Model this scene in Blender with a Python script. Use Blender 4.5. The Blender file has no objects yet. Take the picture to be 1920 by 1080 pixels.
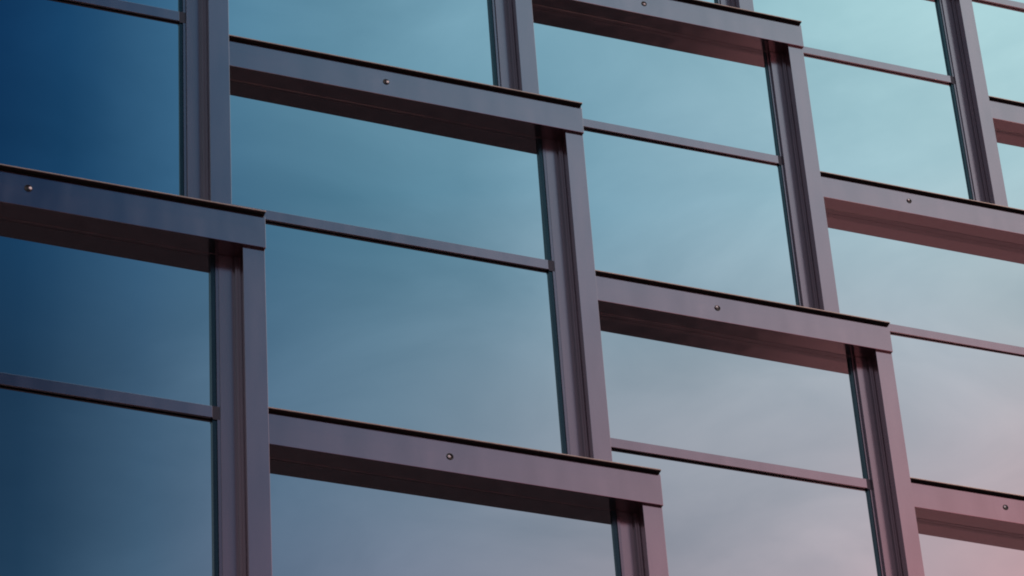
import bpy, bmesh, math, random
from mathutils import Vector, Matrix
R = math.radians
scene = bpy.context.scene
random.seed(7)

# ------------------------------------------------------------------ camera
EYE = 1.6
cam_d = bpy.data.cameras.new("camera")
cam = bpy.data.objects.new("camera", cam_d)
scene.collection.objects.link(cam)
scene.camera = cam
fw = Vector((0.31558203, 0.74269283, 0.59060591))
rt = Vector((0.93479863, -0.35023028, -0.05907853))
up = Vector((-0.16297087, -0.57074172, 0.80479462))
m = Matrix((rt, up, -fw)).transposed().to_4x4()
m.translation = Vector((0, 0, EYE))
cam.matrix_world = m
cam_d.sensor_width = 36.0
cam_d.lens = 6730.06 / 1920 * 36.0
cam_d.clip_start = 0.1
cam_d.clip_end = 5000

# ------------------------------------------------------------------ sky
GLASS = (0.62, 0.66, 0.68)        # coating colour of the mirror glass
SUN_AZ, SUN_EL = 72.0, 50.0       # azimuth from -Y towards +X, elevation
world = bpy.data.worlds.new("World")
scene.world = world
world.use_nodes = True
wt = world.node_tree
for n in list(wt.nodes):
    wt.nodes.remove(n)
N, L = wt.nodes.new, wt.links.new
def mth(op, a, b=None, clamp=False):
    n = N('ShaderNodeMath'); n.operation = op; n.use_clamp = clamp
    for i, v in enumerate((a, b)):
        if v is None: continue
        if isinstance(v, (int, float)): n.inputs[i].default_value = v
        else: L(v, n.inputs[i])
    return n.outputs[0]
def mix(f, a, b, blend='MIX'):
    n = N('ShaderNodeMix'); n.data_type = 'RGBA'; n.blend_type = blend
    for i, v in ((0, f), (6, a), (7, b)):
        if isinstance(v, (int, float)): n.inputs[i].default_value = v
        elif isinstance(v, tuple): n.inputs[i].default_value = (*v, 1)
        else: L(v, n.inputs[i])
    return n.outputs[2]
tc = N('ShaderNodeTexCoord')
sep = N('ShaderNodeSeparateXYZ'); L(tc.outputs['Generated'], sep.inputs[0])
azi = mth('ARCTAN2', sep.outputs[0], mth('MULTIPLY', sep.outputs[1], -1.0))
ele = mth('ARCSINE', sep.outputs[2])
# dusk sky in front of the building: navy to the left,
# pale cyan high on the right, rose towards the horizon on the right
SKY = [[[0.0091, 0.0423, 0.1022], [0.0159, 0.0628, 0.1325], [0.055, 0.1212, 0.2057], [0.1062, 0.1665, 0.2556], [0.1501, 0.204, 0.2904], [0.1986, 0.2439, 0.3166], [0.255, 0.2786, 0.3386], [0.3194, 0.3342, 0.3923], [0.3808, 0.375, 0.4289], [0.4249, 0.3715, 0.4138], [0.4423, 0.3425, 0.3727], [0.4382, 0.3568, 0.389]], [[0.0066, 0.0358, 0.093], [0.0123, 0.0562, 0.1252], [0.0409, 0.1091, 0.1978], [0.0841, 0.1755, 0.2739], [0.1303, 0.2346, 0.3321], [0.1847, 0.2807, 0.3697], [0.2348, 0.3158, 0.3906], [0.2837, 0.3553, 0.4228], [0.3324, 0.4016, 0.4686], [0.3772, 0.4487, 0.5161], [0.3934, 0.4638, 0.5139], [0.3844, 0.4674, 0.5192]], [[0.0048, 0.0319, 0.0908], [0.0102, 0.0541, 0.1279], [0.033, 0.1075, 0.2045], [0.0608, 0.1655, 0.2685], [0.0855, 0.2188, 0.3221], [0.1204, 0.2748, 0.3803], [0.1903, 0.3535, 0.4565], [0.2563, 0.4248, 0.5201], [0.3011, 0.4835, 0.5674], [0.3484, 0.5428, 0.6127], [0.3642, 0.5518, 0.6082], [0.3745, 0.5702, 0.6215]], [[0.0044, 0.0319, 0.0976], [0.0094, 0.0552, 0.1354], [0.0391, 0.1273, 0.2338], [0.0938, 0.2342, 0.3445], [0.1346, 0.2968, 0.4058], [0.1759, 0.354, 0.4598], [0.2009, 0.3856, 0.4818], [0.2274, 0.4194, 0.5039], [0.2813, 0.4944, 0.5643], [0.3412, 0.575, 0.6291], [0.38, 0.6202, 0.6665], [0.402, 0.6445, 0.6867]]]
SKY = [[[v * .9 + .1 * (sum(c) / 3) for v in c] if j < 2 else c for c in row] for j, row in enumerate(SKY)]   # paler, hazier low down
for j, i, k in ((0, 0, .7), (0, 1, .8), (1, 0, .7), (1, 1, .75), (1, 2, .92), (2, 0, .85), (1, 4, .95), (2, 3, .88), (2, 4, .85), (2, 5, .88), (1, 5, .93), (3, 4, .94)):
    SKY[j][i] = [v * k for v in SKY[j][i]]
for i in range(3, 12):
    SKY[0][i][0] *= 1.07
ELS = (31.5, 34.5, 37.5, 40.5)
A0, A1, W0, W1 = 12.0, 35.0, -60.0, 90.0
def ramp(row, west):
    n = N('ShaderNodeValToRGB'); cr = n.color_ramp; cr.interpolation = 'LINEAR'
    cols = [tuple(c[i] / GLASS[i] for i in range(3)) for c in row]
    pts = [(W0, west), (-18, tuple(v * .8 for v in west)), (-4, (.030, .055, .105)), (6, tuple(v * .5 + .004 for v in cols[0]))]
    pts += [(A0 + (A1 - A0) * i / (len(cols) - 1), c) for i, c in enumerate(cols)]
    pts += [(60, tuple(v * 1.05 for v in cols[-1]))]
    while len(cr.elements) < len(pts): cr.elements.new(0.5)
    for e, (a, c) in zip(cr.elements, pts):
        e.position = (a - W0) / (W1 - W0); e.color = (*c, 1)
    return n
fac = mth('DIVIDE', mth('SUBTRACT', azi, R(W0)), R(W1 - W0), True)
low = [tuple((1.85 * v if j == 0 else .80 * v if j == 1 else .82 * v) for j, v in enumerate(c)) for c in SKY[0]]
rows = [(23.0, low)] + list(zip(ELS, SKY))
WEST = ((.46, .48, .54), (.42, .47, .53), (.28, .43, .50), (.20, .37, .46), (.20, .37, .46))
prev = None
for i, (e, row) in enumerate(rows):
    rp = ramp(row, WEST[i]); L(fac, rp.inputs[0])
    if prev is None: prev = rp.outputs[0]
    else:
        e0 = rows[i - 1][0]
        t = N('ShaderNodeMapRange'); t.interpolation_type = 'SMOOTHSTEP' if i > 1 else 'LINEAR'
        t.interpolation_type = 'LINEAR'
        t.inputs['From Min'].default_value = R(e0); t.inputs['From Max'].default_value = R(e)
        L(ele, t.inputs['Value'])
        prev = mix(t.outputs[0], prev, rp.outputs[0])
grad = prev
# thin veils of high cloud
mp = N('ShaderNodeMapping'); mp.inputs['Scale'].default_value = (13.0, 13.0, 30.0)
mp.inputs['Rotation'].default_value = (0.5, 0.35, 0.0)
L(tc.outputs['Generated'], mp.inputs[0])
nz = N('ShaderNodeTexNoise'); nz.inputs['Scale'].default_value = 1.0
nz.inputs['Detail'].default_value = 6.0; nz.inputs['Roughness'].default_value = 0.55
nz.inputs['Distortion'].default_value = 0.5
L(mp.outputs[0], nz.inputs['Vector'])
cl = N('ShaderNodeMapRange'); cl.inputs['From Min'].default_value = 0.3; cl.inputs['From Max'].default_value = 0.7
cl.inputs['To Min'].default_value = 0.84; cl.inputs['To Max'].default_value = 1.16
L(nz.outputs[0], cl.inputs['Value'])
comb = N('ShaderNodeCombineXYZ')
L(cl.outputs[0], comb.inputs[0])
L(mth('ADD', mth('MULTIPLY', cl.outputs[0], 0.75), 0.25), comb.inputs[1])
L(mth('ADD', mth('MULTIPLY', cl.outputs[0], 0.65), 0.35), comb.inputs[2])
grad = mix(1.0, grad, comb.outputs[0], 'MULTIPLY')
nish = N('ShaderNodeTexSky'); nish.sky_type = 'NISHITA'; nish.sun_disc = False
nish.sun_elevation = R(SUN_EL); nish.sun_rotation = R(180 - SUN_AZ)
nish.air_density = 1.4; nish.dust_density = 2.0
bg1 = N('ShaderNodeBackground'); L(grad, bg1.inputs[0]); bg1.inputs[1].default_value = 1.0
bg2 = N('ShaderNodeBackground'); L(nish.outputs[0], bg2.inputs[0]); bg2.inputs[1].default_value = 0.05
# the clear-sky model takes over outside this patch of sky
away = mth('ABSOLUTE', mth('SUBTRACT', azi, R(23.0)))
mr = N('ShaderNodeMapRange'); mr.interpolation_type = 'SMOOTHSTEP'
mr.inputs['From Min'].default_value = R(60); mr.inputs['From Max'].default_value = R(120)
L(away, mr.inputs['Value'])
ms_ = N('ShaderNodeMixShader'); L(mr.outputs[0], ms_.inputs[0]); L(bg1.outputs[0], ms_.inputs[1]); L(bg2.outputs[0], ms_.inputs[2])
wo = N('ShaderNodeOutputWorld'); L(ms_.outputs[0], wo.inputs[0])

# ------------------------------------------------------------------ sun
sd = bpy.data.lights.new("sun", 'SUN'); sd.energy = 2.0; sd.angle = R(2); sd.color = (1.0, 0.80, 0.66)
so = bpy.data.objects.new("sun", sd); scene.collection.objects.link(so)
a, e = R(SUN_AZ), R(SUN_EL)
so.rotation_euler = Vector((math.sin(a) * math.cos(e), -math.cos(a) * math.cos(e), math.sin(e))).to_track_quat('Z', 'Y').to_euler()

scene.view_settings.view_transform = 'Standard'
scene.view_settings.look = 'None'
scene.view_settings.exposure = 0.0
scene.view_settings.gamma = 1.0

# ------------------------------------------------------------------ materials
def material(name, base, metallic=0.0, rough=0.5, bump=None, vary=None, spec=0.5, rvar=None):
    mt = bpy.data.materials.new(name); mt.use_nodes = True
    nt = mt.node_tree; b = nt.nodes['Principled BSDF']
    b.inputs['Base Color'].default_value = (*base, 1)
    b.inputs['Metallic'].default_value = metallic
    b.inputs['Roughness'].default_value = rough
    b.inputs['Specular IOR Level'].default_value = spec
    tc = nt.nodes.new('ShaderNodeTexCoord')
    if vary:
        sc, amt = vary
        n = nt.nodes.new('ShaderNodeTexNoise'); n.inputs['Scale'].default_value = sc; n.inputs['Detail'].default_value = 5
        mp = nt.nodes.new('ShaderNodeMapping'); mp.inputs['Scale'].default_value = (3.0, 3.0, 0.7); nt.links.new(tc.outputs['Object'], mp.inputs[0]); nt.links.new(mp.outputs[0], n.inputs[0])
        mr = nt.nodes.new('ShaderNodeMapRange'); mr.inputs['From Min'].default_value = .25; mr.inputs['From Max'].default_value = .75
        mr.inputs['To Min'].default_value = 1 - amt; mr.inputs['To Max'].default_value = 1 + amt
        nt.links.new(n.outputs[0], mr.inputs['Value'])
        mx = nt.nodes.new('ShaderNodeMix'); mx.data_type = 'RGBA'; mx.blend_type = 'MULTIPLY'; mx.inputs[0].default_value = 1
        mx.inputs[6].default_value = (*base, 1); nt.links.new(mr.outputs[0], mx.inputs[7])
        nt.links.new(mx.outputs[2], b.inputs['Base Color'])
        if rvar:
            mr2 = nt.nodes.new('ShaderNodeMapRange'); mr2.inputs['From Min'].default_value = .25; mr2.inputs['From Max'].default_value = .75
            mr2.inputs['To Min'].default_value = rough - rvar; mr2.inputs['To Max'].default_value = rough + rvar
            nt.links.new(n.outputs[0], mr2.inputs['Value']); nt.links.new(mr2.outputs[0], b.inputs['Roughness'])
    if bump:
        sc, dist = bump
        n = nt.nodes.new('ShaderNodeTexNoise'); n.inputs['Scale'].default_value = sc; n.inputs['Detail'].default_value = 2
        nt.links.new(tc.outputs['Object'], n.inputs[0])
        bp = nt.nodes.new('ShaderNodeBump'); bp.inputs['Strength'].default_value = 1; bp.inputs['Distance'].default_value = dist
        nt.links.new(n.outputs[0], bp.inputs['Height']); nt.links.new(bp.outputs[0], b.inputs['Normal'])
    return mt
M_metal = material('anodised_metal', (0.43, 0.30, 0.325), 0.97, 0.13, vary=(2.2, 0.07), rvar=0.04, bump=(1.2, 0.0006))
M_frame = material('frame_metal', (0.38, 0.27, 0.295), 0.86, 0.18, vary=(2.2, 0.06), rvar=0.03)
M_seal = material('end_seal_metal', (0.10, 0.085, 0.095), 0.7, 0.4)
M_lip = material('coping_edge_metal', (0.40, 0.30, 0.26), 0.7, 0.4, vary=(9.0, 0.15))
M_glass = material('mirror_glass', GLASS, 1.0, 0.01, bump=(0.7, 0.00025))
M_rubber = material('black_gasket', (0.03, 0.06, 0.075), 0.8, 0.25, vary=(8, .1))
M_trim = material('trim_metal', (0.27, 0.21, 0.24), 0.95, 0.2, vary=(5, .1))
M_steel = material('stainless_steel', (0.93, 0.92, 0.92), 0.0, 0.35, vary=(60, .1))
M_black = material('socket_and_shade_black', (0.01, 0.01, 0.012), 0.0, 0.7)  # anchor sockets, and the shade painted under the copings
M_wall = material('concrete_core', (0.10, 0.095, 0.10), 0.0, 0.8, vary=(1.5, .2), bump=(20, .004))
M_asphalt = material('asphalt', (0.028, 0.03, 0.036), 0.0, 0.9, vary=(3.0, .3), bump=(60, .004))
M_bounce = material('bounce_slab_rose', (0.44, 0.26, 0.26), 0.0, 0.85, vary=(2.0, .3), bump=(30, .004))  # rose tone of the unseen slab that tints the ledge undersides
M_dark = material('basalt_paving', (0.024, 0.025, 0.03), 0.0, 0.7, vary=(2.0, .3))
M_kerb = material('granite_kerb', (0.25, 0.24, 0.24), 0.0, 0.8, vary=(10, .15))
M_ground = material('gravel_ground', (0.022, 0.024, 0.03), 0.0, 0.9, vary=(1.0, .3), bump=(20, .01))

# ------------------------------------------------------------------ mesh helpers
def box(bm, x0, x1, y0, y1, z0, z1, mi=0, skip=()):
    v = [bm.verts.new((x, y, z)) for z in (z0, z1) for y in (y0, y1) for x in (x0, x1)]
    F = {'b': (0, 2, 3, 1), 't': (4, 5, 7, 6), 'f': (0, 1, 5, 4), 'k': (2, 6, 7, 3), 'l': (0, 4, 6, 2), 'r': (1, 3, 7, 5)}
    for k, ids in F.items():
        if k in skip: continue
        f = bm.faces.new([v[i] for i in ids]); f.material_index = mi
def prism(bm, poly, z0, z1, mi=0):
    a = [bm.verts.new((x, y, z0)) for x, y in poly]; b = [bm.verts.new((x, y, z1)) for x, y in poly]
    n = len(poly)
    for i in range(n):
        bm.faces.new((a[i], a[(i + 1) % n], b[(i + 1) % n], b[i])).material_index = mi
    bm.faces.new(a[::-1]).material_index = mi; bm.faces.new(b).material_index = mi
def tube(bm, c, d, r0, r1, ln, mi=0, seg=14, cap=True):
    d = Vector(d).normalized(); q = d.to_track_quat('Z', 'Y'); rings = []
    for t, r in ((0, r0), (ln, r1)):
        rings.append([bm.verts.new(Vector(c) + d * t + q @ Vector((math.cos(k * 2 * math.pi / seg) * r, math.sin(k * 2 * math.pi / seg) * r, 0))) for k in range(seg)])
    for k in range(seg):
        bm.faces.new((rings[0][k], rings[0][(k + 1) % seg], rings[1][(k + 1) % seg], rings[1][k])).material_index = mi
    if cap:
        bm.faces.new(rings[0][::-1]).material_index = mi; bm.faces.new(rings[1]).material_index = mi
def link(name, bm, mats, parent=None, bevel=0.0, origin=(0, 0, 0)):
    bmesh.ops.recalc_face_normals(bm, faces=bm.faces)
    if bevel:
        bmesh.ops.bevel(bm, geom=[e for e in bm.edges if len(e.link_faces) == 2 and e.calc_face_angle(0) > .5],
                        offset=bevel, segments=2, affect='EDGES', profile=.6, clamp_overlap=True)
    me = bpy.data.meshes.new(name); bm.to_mesh(me); bm.free()
    for mt in (mats if isinstance(mats, (list, tuple)) else [mats]): me.materials.append(mt)
    o = bpy.data.objects.new(name, me); scene.collection.objects.link(o)
    if parent is not None: o.parent = parent
    o.location = origin
    return o
def struct(o):
    o['kind'] = 'structure'; return o

# ------------------------------------------------------------------ unseen ground, its dark and rosy areas laid to tint the soffits
bm = bmesh.new(); box(bm, -1500, 1500, -1500, 1500, -0.5, 0.0); struct(link('ground', bm, M_ground))
bm = bmesh.new(); box(bm, -1500, 1500, 1, 9, 0.0, 0.004, skip=('b',)); struct(link('road', bm, M_asphalt))
bm = bmesh.new(); box(bm, 20.5, 120, -60, 0.7, 0.0, 0.12, skip=('b',)); struct(link('bounce_slab', bm, M_bounce))  # unseen slab, added to bounce rosy light onto the ledge undersides
bm = bmesh.new(); box(bm, -200, 200, 9.0, 40, 0.0, 0.12, skip=('b',)); struct(link('pavement', bm, M_dark))
bm = bmesh.new(); box(bm, 20.5, 120, 0.7, 1.0, 0.0, 0.13, skip=('b',)); struct(link('kerb', bm, M_kerb, bevel=.01))

# ------------------------------------------------------------------ the facade
# every window box stands on a lattice: one column to the right steps back,
# one storey up steps back too; units below are half metres
S = 0.5
X0, W, Z0, H, YA, YB, ST = 9.888, 5.547, 23.815, 6.729, 2.444, 1.4025, 0.854
LEDGE = 0.515
LT = 0.471      # top of the coping
DEV = {(0, 0): (-0.068, -0.021, -0.033, -0.019), (0, 1): (-0.003, -0.048, -0.056, 0.0), (1, -1): (-0.031, -0.029, -0.006, -0.040),
       (1, 0): (0.101, 0.111, 0.154, -0.026), (1, 1): (0.055, 0.0, -0.042, 0.0), (2, -1): (-0.037, 0.038, 0.042, 0.027),
       (2, 0): (-0.001, -0.002, 0.004, 0.023), (3, -2): (0.0, 0.002, -0.035, 0.019), (3, -1): (0.0, -0.058, -0.062, 0.065),
       (3, 0): (-0.016, 0.015, 0.014, 0.0), (4, -1): (0.0, -0.003, -0.001, -0.017), (4, 0): (0.0, -0.005, 0.014, 0.0)}
SOCK = {(0, 0): (-2.655, .245), (1, 0): (-2.74, .224), (1, -1): (-2.642, .214), (2, -1): (-2.634, .222), (2, 0): (-2.624, .213),
        (3, -1): (-2.796, .247), (3, -2): (-2.82, .246)}
PIN = {(0, 0): (.55, .0), (1, 0): (.45, -.05), (1, -1): (-.35, -.15), (2, -1): (-.3, .35), (2, 0): (.05, -.35), (3, -1): (-.35, .4), (3, -2): (-.45, .1)}
def place(c, k):
    d = DEV.get((c, k), (0, 0, 0, 0)); kk = k + c * ST
    return X0 + W * c + d[0], 30 + YA * c + YB * kk + d[2], Z0 + H * kk + d[1], d[3]
building = bpy.data.objects.new('office_building', None); scene.collection.objects.link(building)
building['label'] = 'office building with stepped mirror glass windows framed by projecting dark metal ledges and fins'
building['category'] = 'building'
building.location = (X0 * S, 30 * S, 0)
bx, by = X0 * S, 30 * S

def module(c, k):
    x, y, z, gz = place(c, k)
    xl, yl, zl, _ = place(c - 1, k)            # the column to the left ends at xl
    xd, yd, zd, _ = place(c, k - 1)            # the box below
    xu, yu, zu, _ = place(c, k + 1)            # the box above
    left = xl - x + 0.004                       # local left limit
    zb = zd + LEDGE - z                         # local bottom of the window
    O = Vector((x * S - bx, y * S - by, z * S + EYE))
    def P(*v): return tuple(q * S for q in v)
    def B(bm, x0, x1, y0, y1, z0, z1, mi=0, skip=()): box(bm, *P(x0, x1, y0, y1, z0, z1), mi, skip)
    gp = 0.313 + gz * 0.74 + 0.004              # depth of the glass
    yb_ = gp - 0.03                             # glazing bead
    xg = -0.492 + (2 * gp - yb_ - 0.425) * 0.425
    # fin down the right side, with its reveal, ridge and groove
    bm = bmesh.new()
    prism(bm, [P(*q) for q in ((0.018, 0.035), (0.018, 2.6), (-0.20, 2.6), (-0.20, 0.235), (-0.233, 0.235), (-0.233, 0.035))], zb * S, -0.001)
    fin = link('fin', bm, M_metal, building, bevel=.0018, origin=O)
    # ledge over the window
    bm = bmesh.new(); back = yu - y + 0.9
    B(bm, left, 0.022, 0.0, back, 0.0, LT - .041)
    B(bm, left, -0.003, 0.115, back, LT - .040, LT - .018)
    ledge = link('ledge', bm, M_metal, building, bevel=.002, origin=O)
    bm = bmesh.new(); B(bm, left, 0.012, -0.055, back - .01, LT - .016, LT)
    cop = link('coping', bm, M_lip, ledge, bevel=.001)
    bm = bmesh.new(); B(bm, left, 0.016, 0.012, 0.113, LT - .0405, LT - .0165)
    B(bm, left, 0.010, -0.050, 0.0125, LT - .0235, LT - .0165)
    link('coping_shade_strip', bm, M_black, ledge)  # black strip and sheet painting the shade beneath the coping
    sx, sz = SOCK.get((c, k), (-2.70, .23)); px, pz = PIN.get((c, k), (random.uniform(-.4, .4), random.uniform(-.3, .3)))
    bm = bmesh.new(); r = .044
    for r_o, r_i, ya, ybk in ((r, r * .85, -.006, .0),):
        seg = 20; rings = []
        for rr, yy in ((r_o, .001), (r_o, ya), (r_i, ya), (r_i, .001)):
            rings.append([bm.verts.new(P(sx + math.cos(t * 2 * math.pi / seg) * rr, yy, sz + math.sin(t * 2 * math.pi / seg) * rr)) for t in range(seg)])
        for i in range(3):
            for t in range(seg): bm.faces.new((rings[i][t], rings[i][(t + 1) % seg], rings[i + 1][(t + 1) % seg], rings[i + 1][t]))
        f = bm.faces.new([bm.verts.new(P(sx + math.cos(t * 2 * math.pi / seg) * r_i, -.002, sz + math.sin(t * 2 * math.pi / seg) * r_i)) for t in range(seg)])
    sock = link('anchor_socket', bm, M_black, ledge)
    bm = bmesh.new(); tube(bm, P(sx + px * .035, -.002, sz + pz * .035), (px, -4.0, pz), .02 * S, .017 * S, .012 * S)
    link('anchor_pin', bm, M_steel, ledge, bevel=.001)
    # window frame: right jamb, left jamb, head and sill
    bm = bmesh.new()
    prism(bm, [P(*q) for q in ((-0.201, 0.237), (-0.201, gp + .2), (-0.445, gp + .2), (-0.445, 0.255), (-0.286, 0.255), (-0.286, 0.275), (-0.262, 0.275), (-0.262, 0.237))], zb * S, -0.002)
    prism(bm, [P(*q) for q in ((left + .003, 0.241), (left + .2, 0.241), (left + .2, gp + .2), (left + .003, gp + .2))], zb * S, -0.002)
    B(bm, left + .204, -0.449, 0.262, gp + .2, -0.004, 0.001)
    B(bm, left + .204, -0.449, 0.262, gp + .2, zb + .002, zb + .12)
    win = link('window', bm, M_frame, building, bevel=.0015, origin=O)
    # glazing bead round the panes
    bt, bb = -2.040, -2.186                      # transom, top and bottom
    bm = bmesh.new()
    B(bm, xg, -0.482, yb_, gp + .05, zb + .13, -0.005)
    link('glazing_bead', bm, M_rubber, win)
    bm = bmesh.new(); B(bm, -0.481, -0.446, yb_ - .012, gp + .05, zb + .13, -0.005)
    link('bead_trim', bm, M_trim, win)
    bm = bmesh.new(); B(bm, left + .21, left + .25, yb_, gp + .05, zb + .13, -0.005)
    link('glazing_bead', bm, M_rubber, win)
    bm = bmesh.new(); yt = gp - .045
    B(bm, left + .206, xg - .004, yt, gp + .06, bb, bt)
    tr = link('transom', bm, M_metal, win, bevel=.001)
    bm = bmesh.new(); B(bm, xg - .002, -0.449, yt + .003, yb_ - .0125, bb - .02, bt + .003)
    link('end_seal', bm, M_seal, win)
    for z1, z0 in ((-0.006, bt + .004), (bb - .014, zb + .14)):
        tx, tz = R(random.uniform(-.28, .28)), R(random.uniform(-.22, .22))
        cx, cz = (left + xg) / 2, (z1 + z0) / 2
        bm = bmesh.new(); vs = []
        for yo in (0, .03):
            for (xx, zz) in ((left + .22, z0), (xg + .012, z0), (xg + .012, z1), (left + .22, z1)):
                vs.append(bm.verts.new(P(xx, gp + yo + (xx - cx) * math.tan(tx) + (zz - cz) * math.tan(tz), zz)))
        for ids in ((0, 1, 2, 3), (7, 6, 5, 4), (0, 4, 5, 1), (1, 5, 6, 2), (2, 6, 7, 3), (3, 7, 4, 0)): bm.faces.new([vs[i] for i in ids])
        link('pane', bm, M_glass, win)

VIEW = [(-1, 1), (-1, 0), (0, -1), (0, 0), (0, 1), (0, 2), (1, -2), (1, -1), (1, 0), (1, 1), (1, 2), (2, -2), (2, -1), (2, 0), (2, 1),
        (3, -3), (3, -2), (3, -1), (3, 0), (3, 1), (4, -3), (4, -2), (4, -1), (4, 0), (4, 1), (5, -2), (5, -1), (5, 0), (5, 1), (6, -1), (6, 0),
        (5, -3), (6, -2), (6, -3), (4, -4), (3, -4), (2, -3), (1, -3), (0, -2), (-1, -1)]
for c, k in VIEW:
    module(c, k)
# solid building behind the boxes, one storey block behind each column
bm = bmesh.new()
for c in range(-1, 7):
    for k in range(-9, 6):
        x, y, z, _ = place(c, k); xl = place(c - 1, k)[0]; zd = place(c, k - 1)[2]
        z0 = max(0.0, (zd + LEDGE + .01) * S + EYE); z1 = (z + LEDGE - .05) * S + EYE
        if z1 < .2 or z1 > 26: continue
        yf = (y + (.62 if (c, k) in VIEW else .2)) * S
        box(bm, (xl + .012) * S - bx, (x - .22) * S - bx, yf - by, (30 + 34) * S - by, z0, z1)
link('core_wall', bm, M_wall, building)
scene.render.engine = 'CYCLES'
scene.cycles.filter_width = 1.9
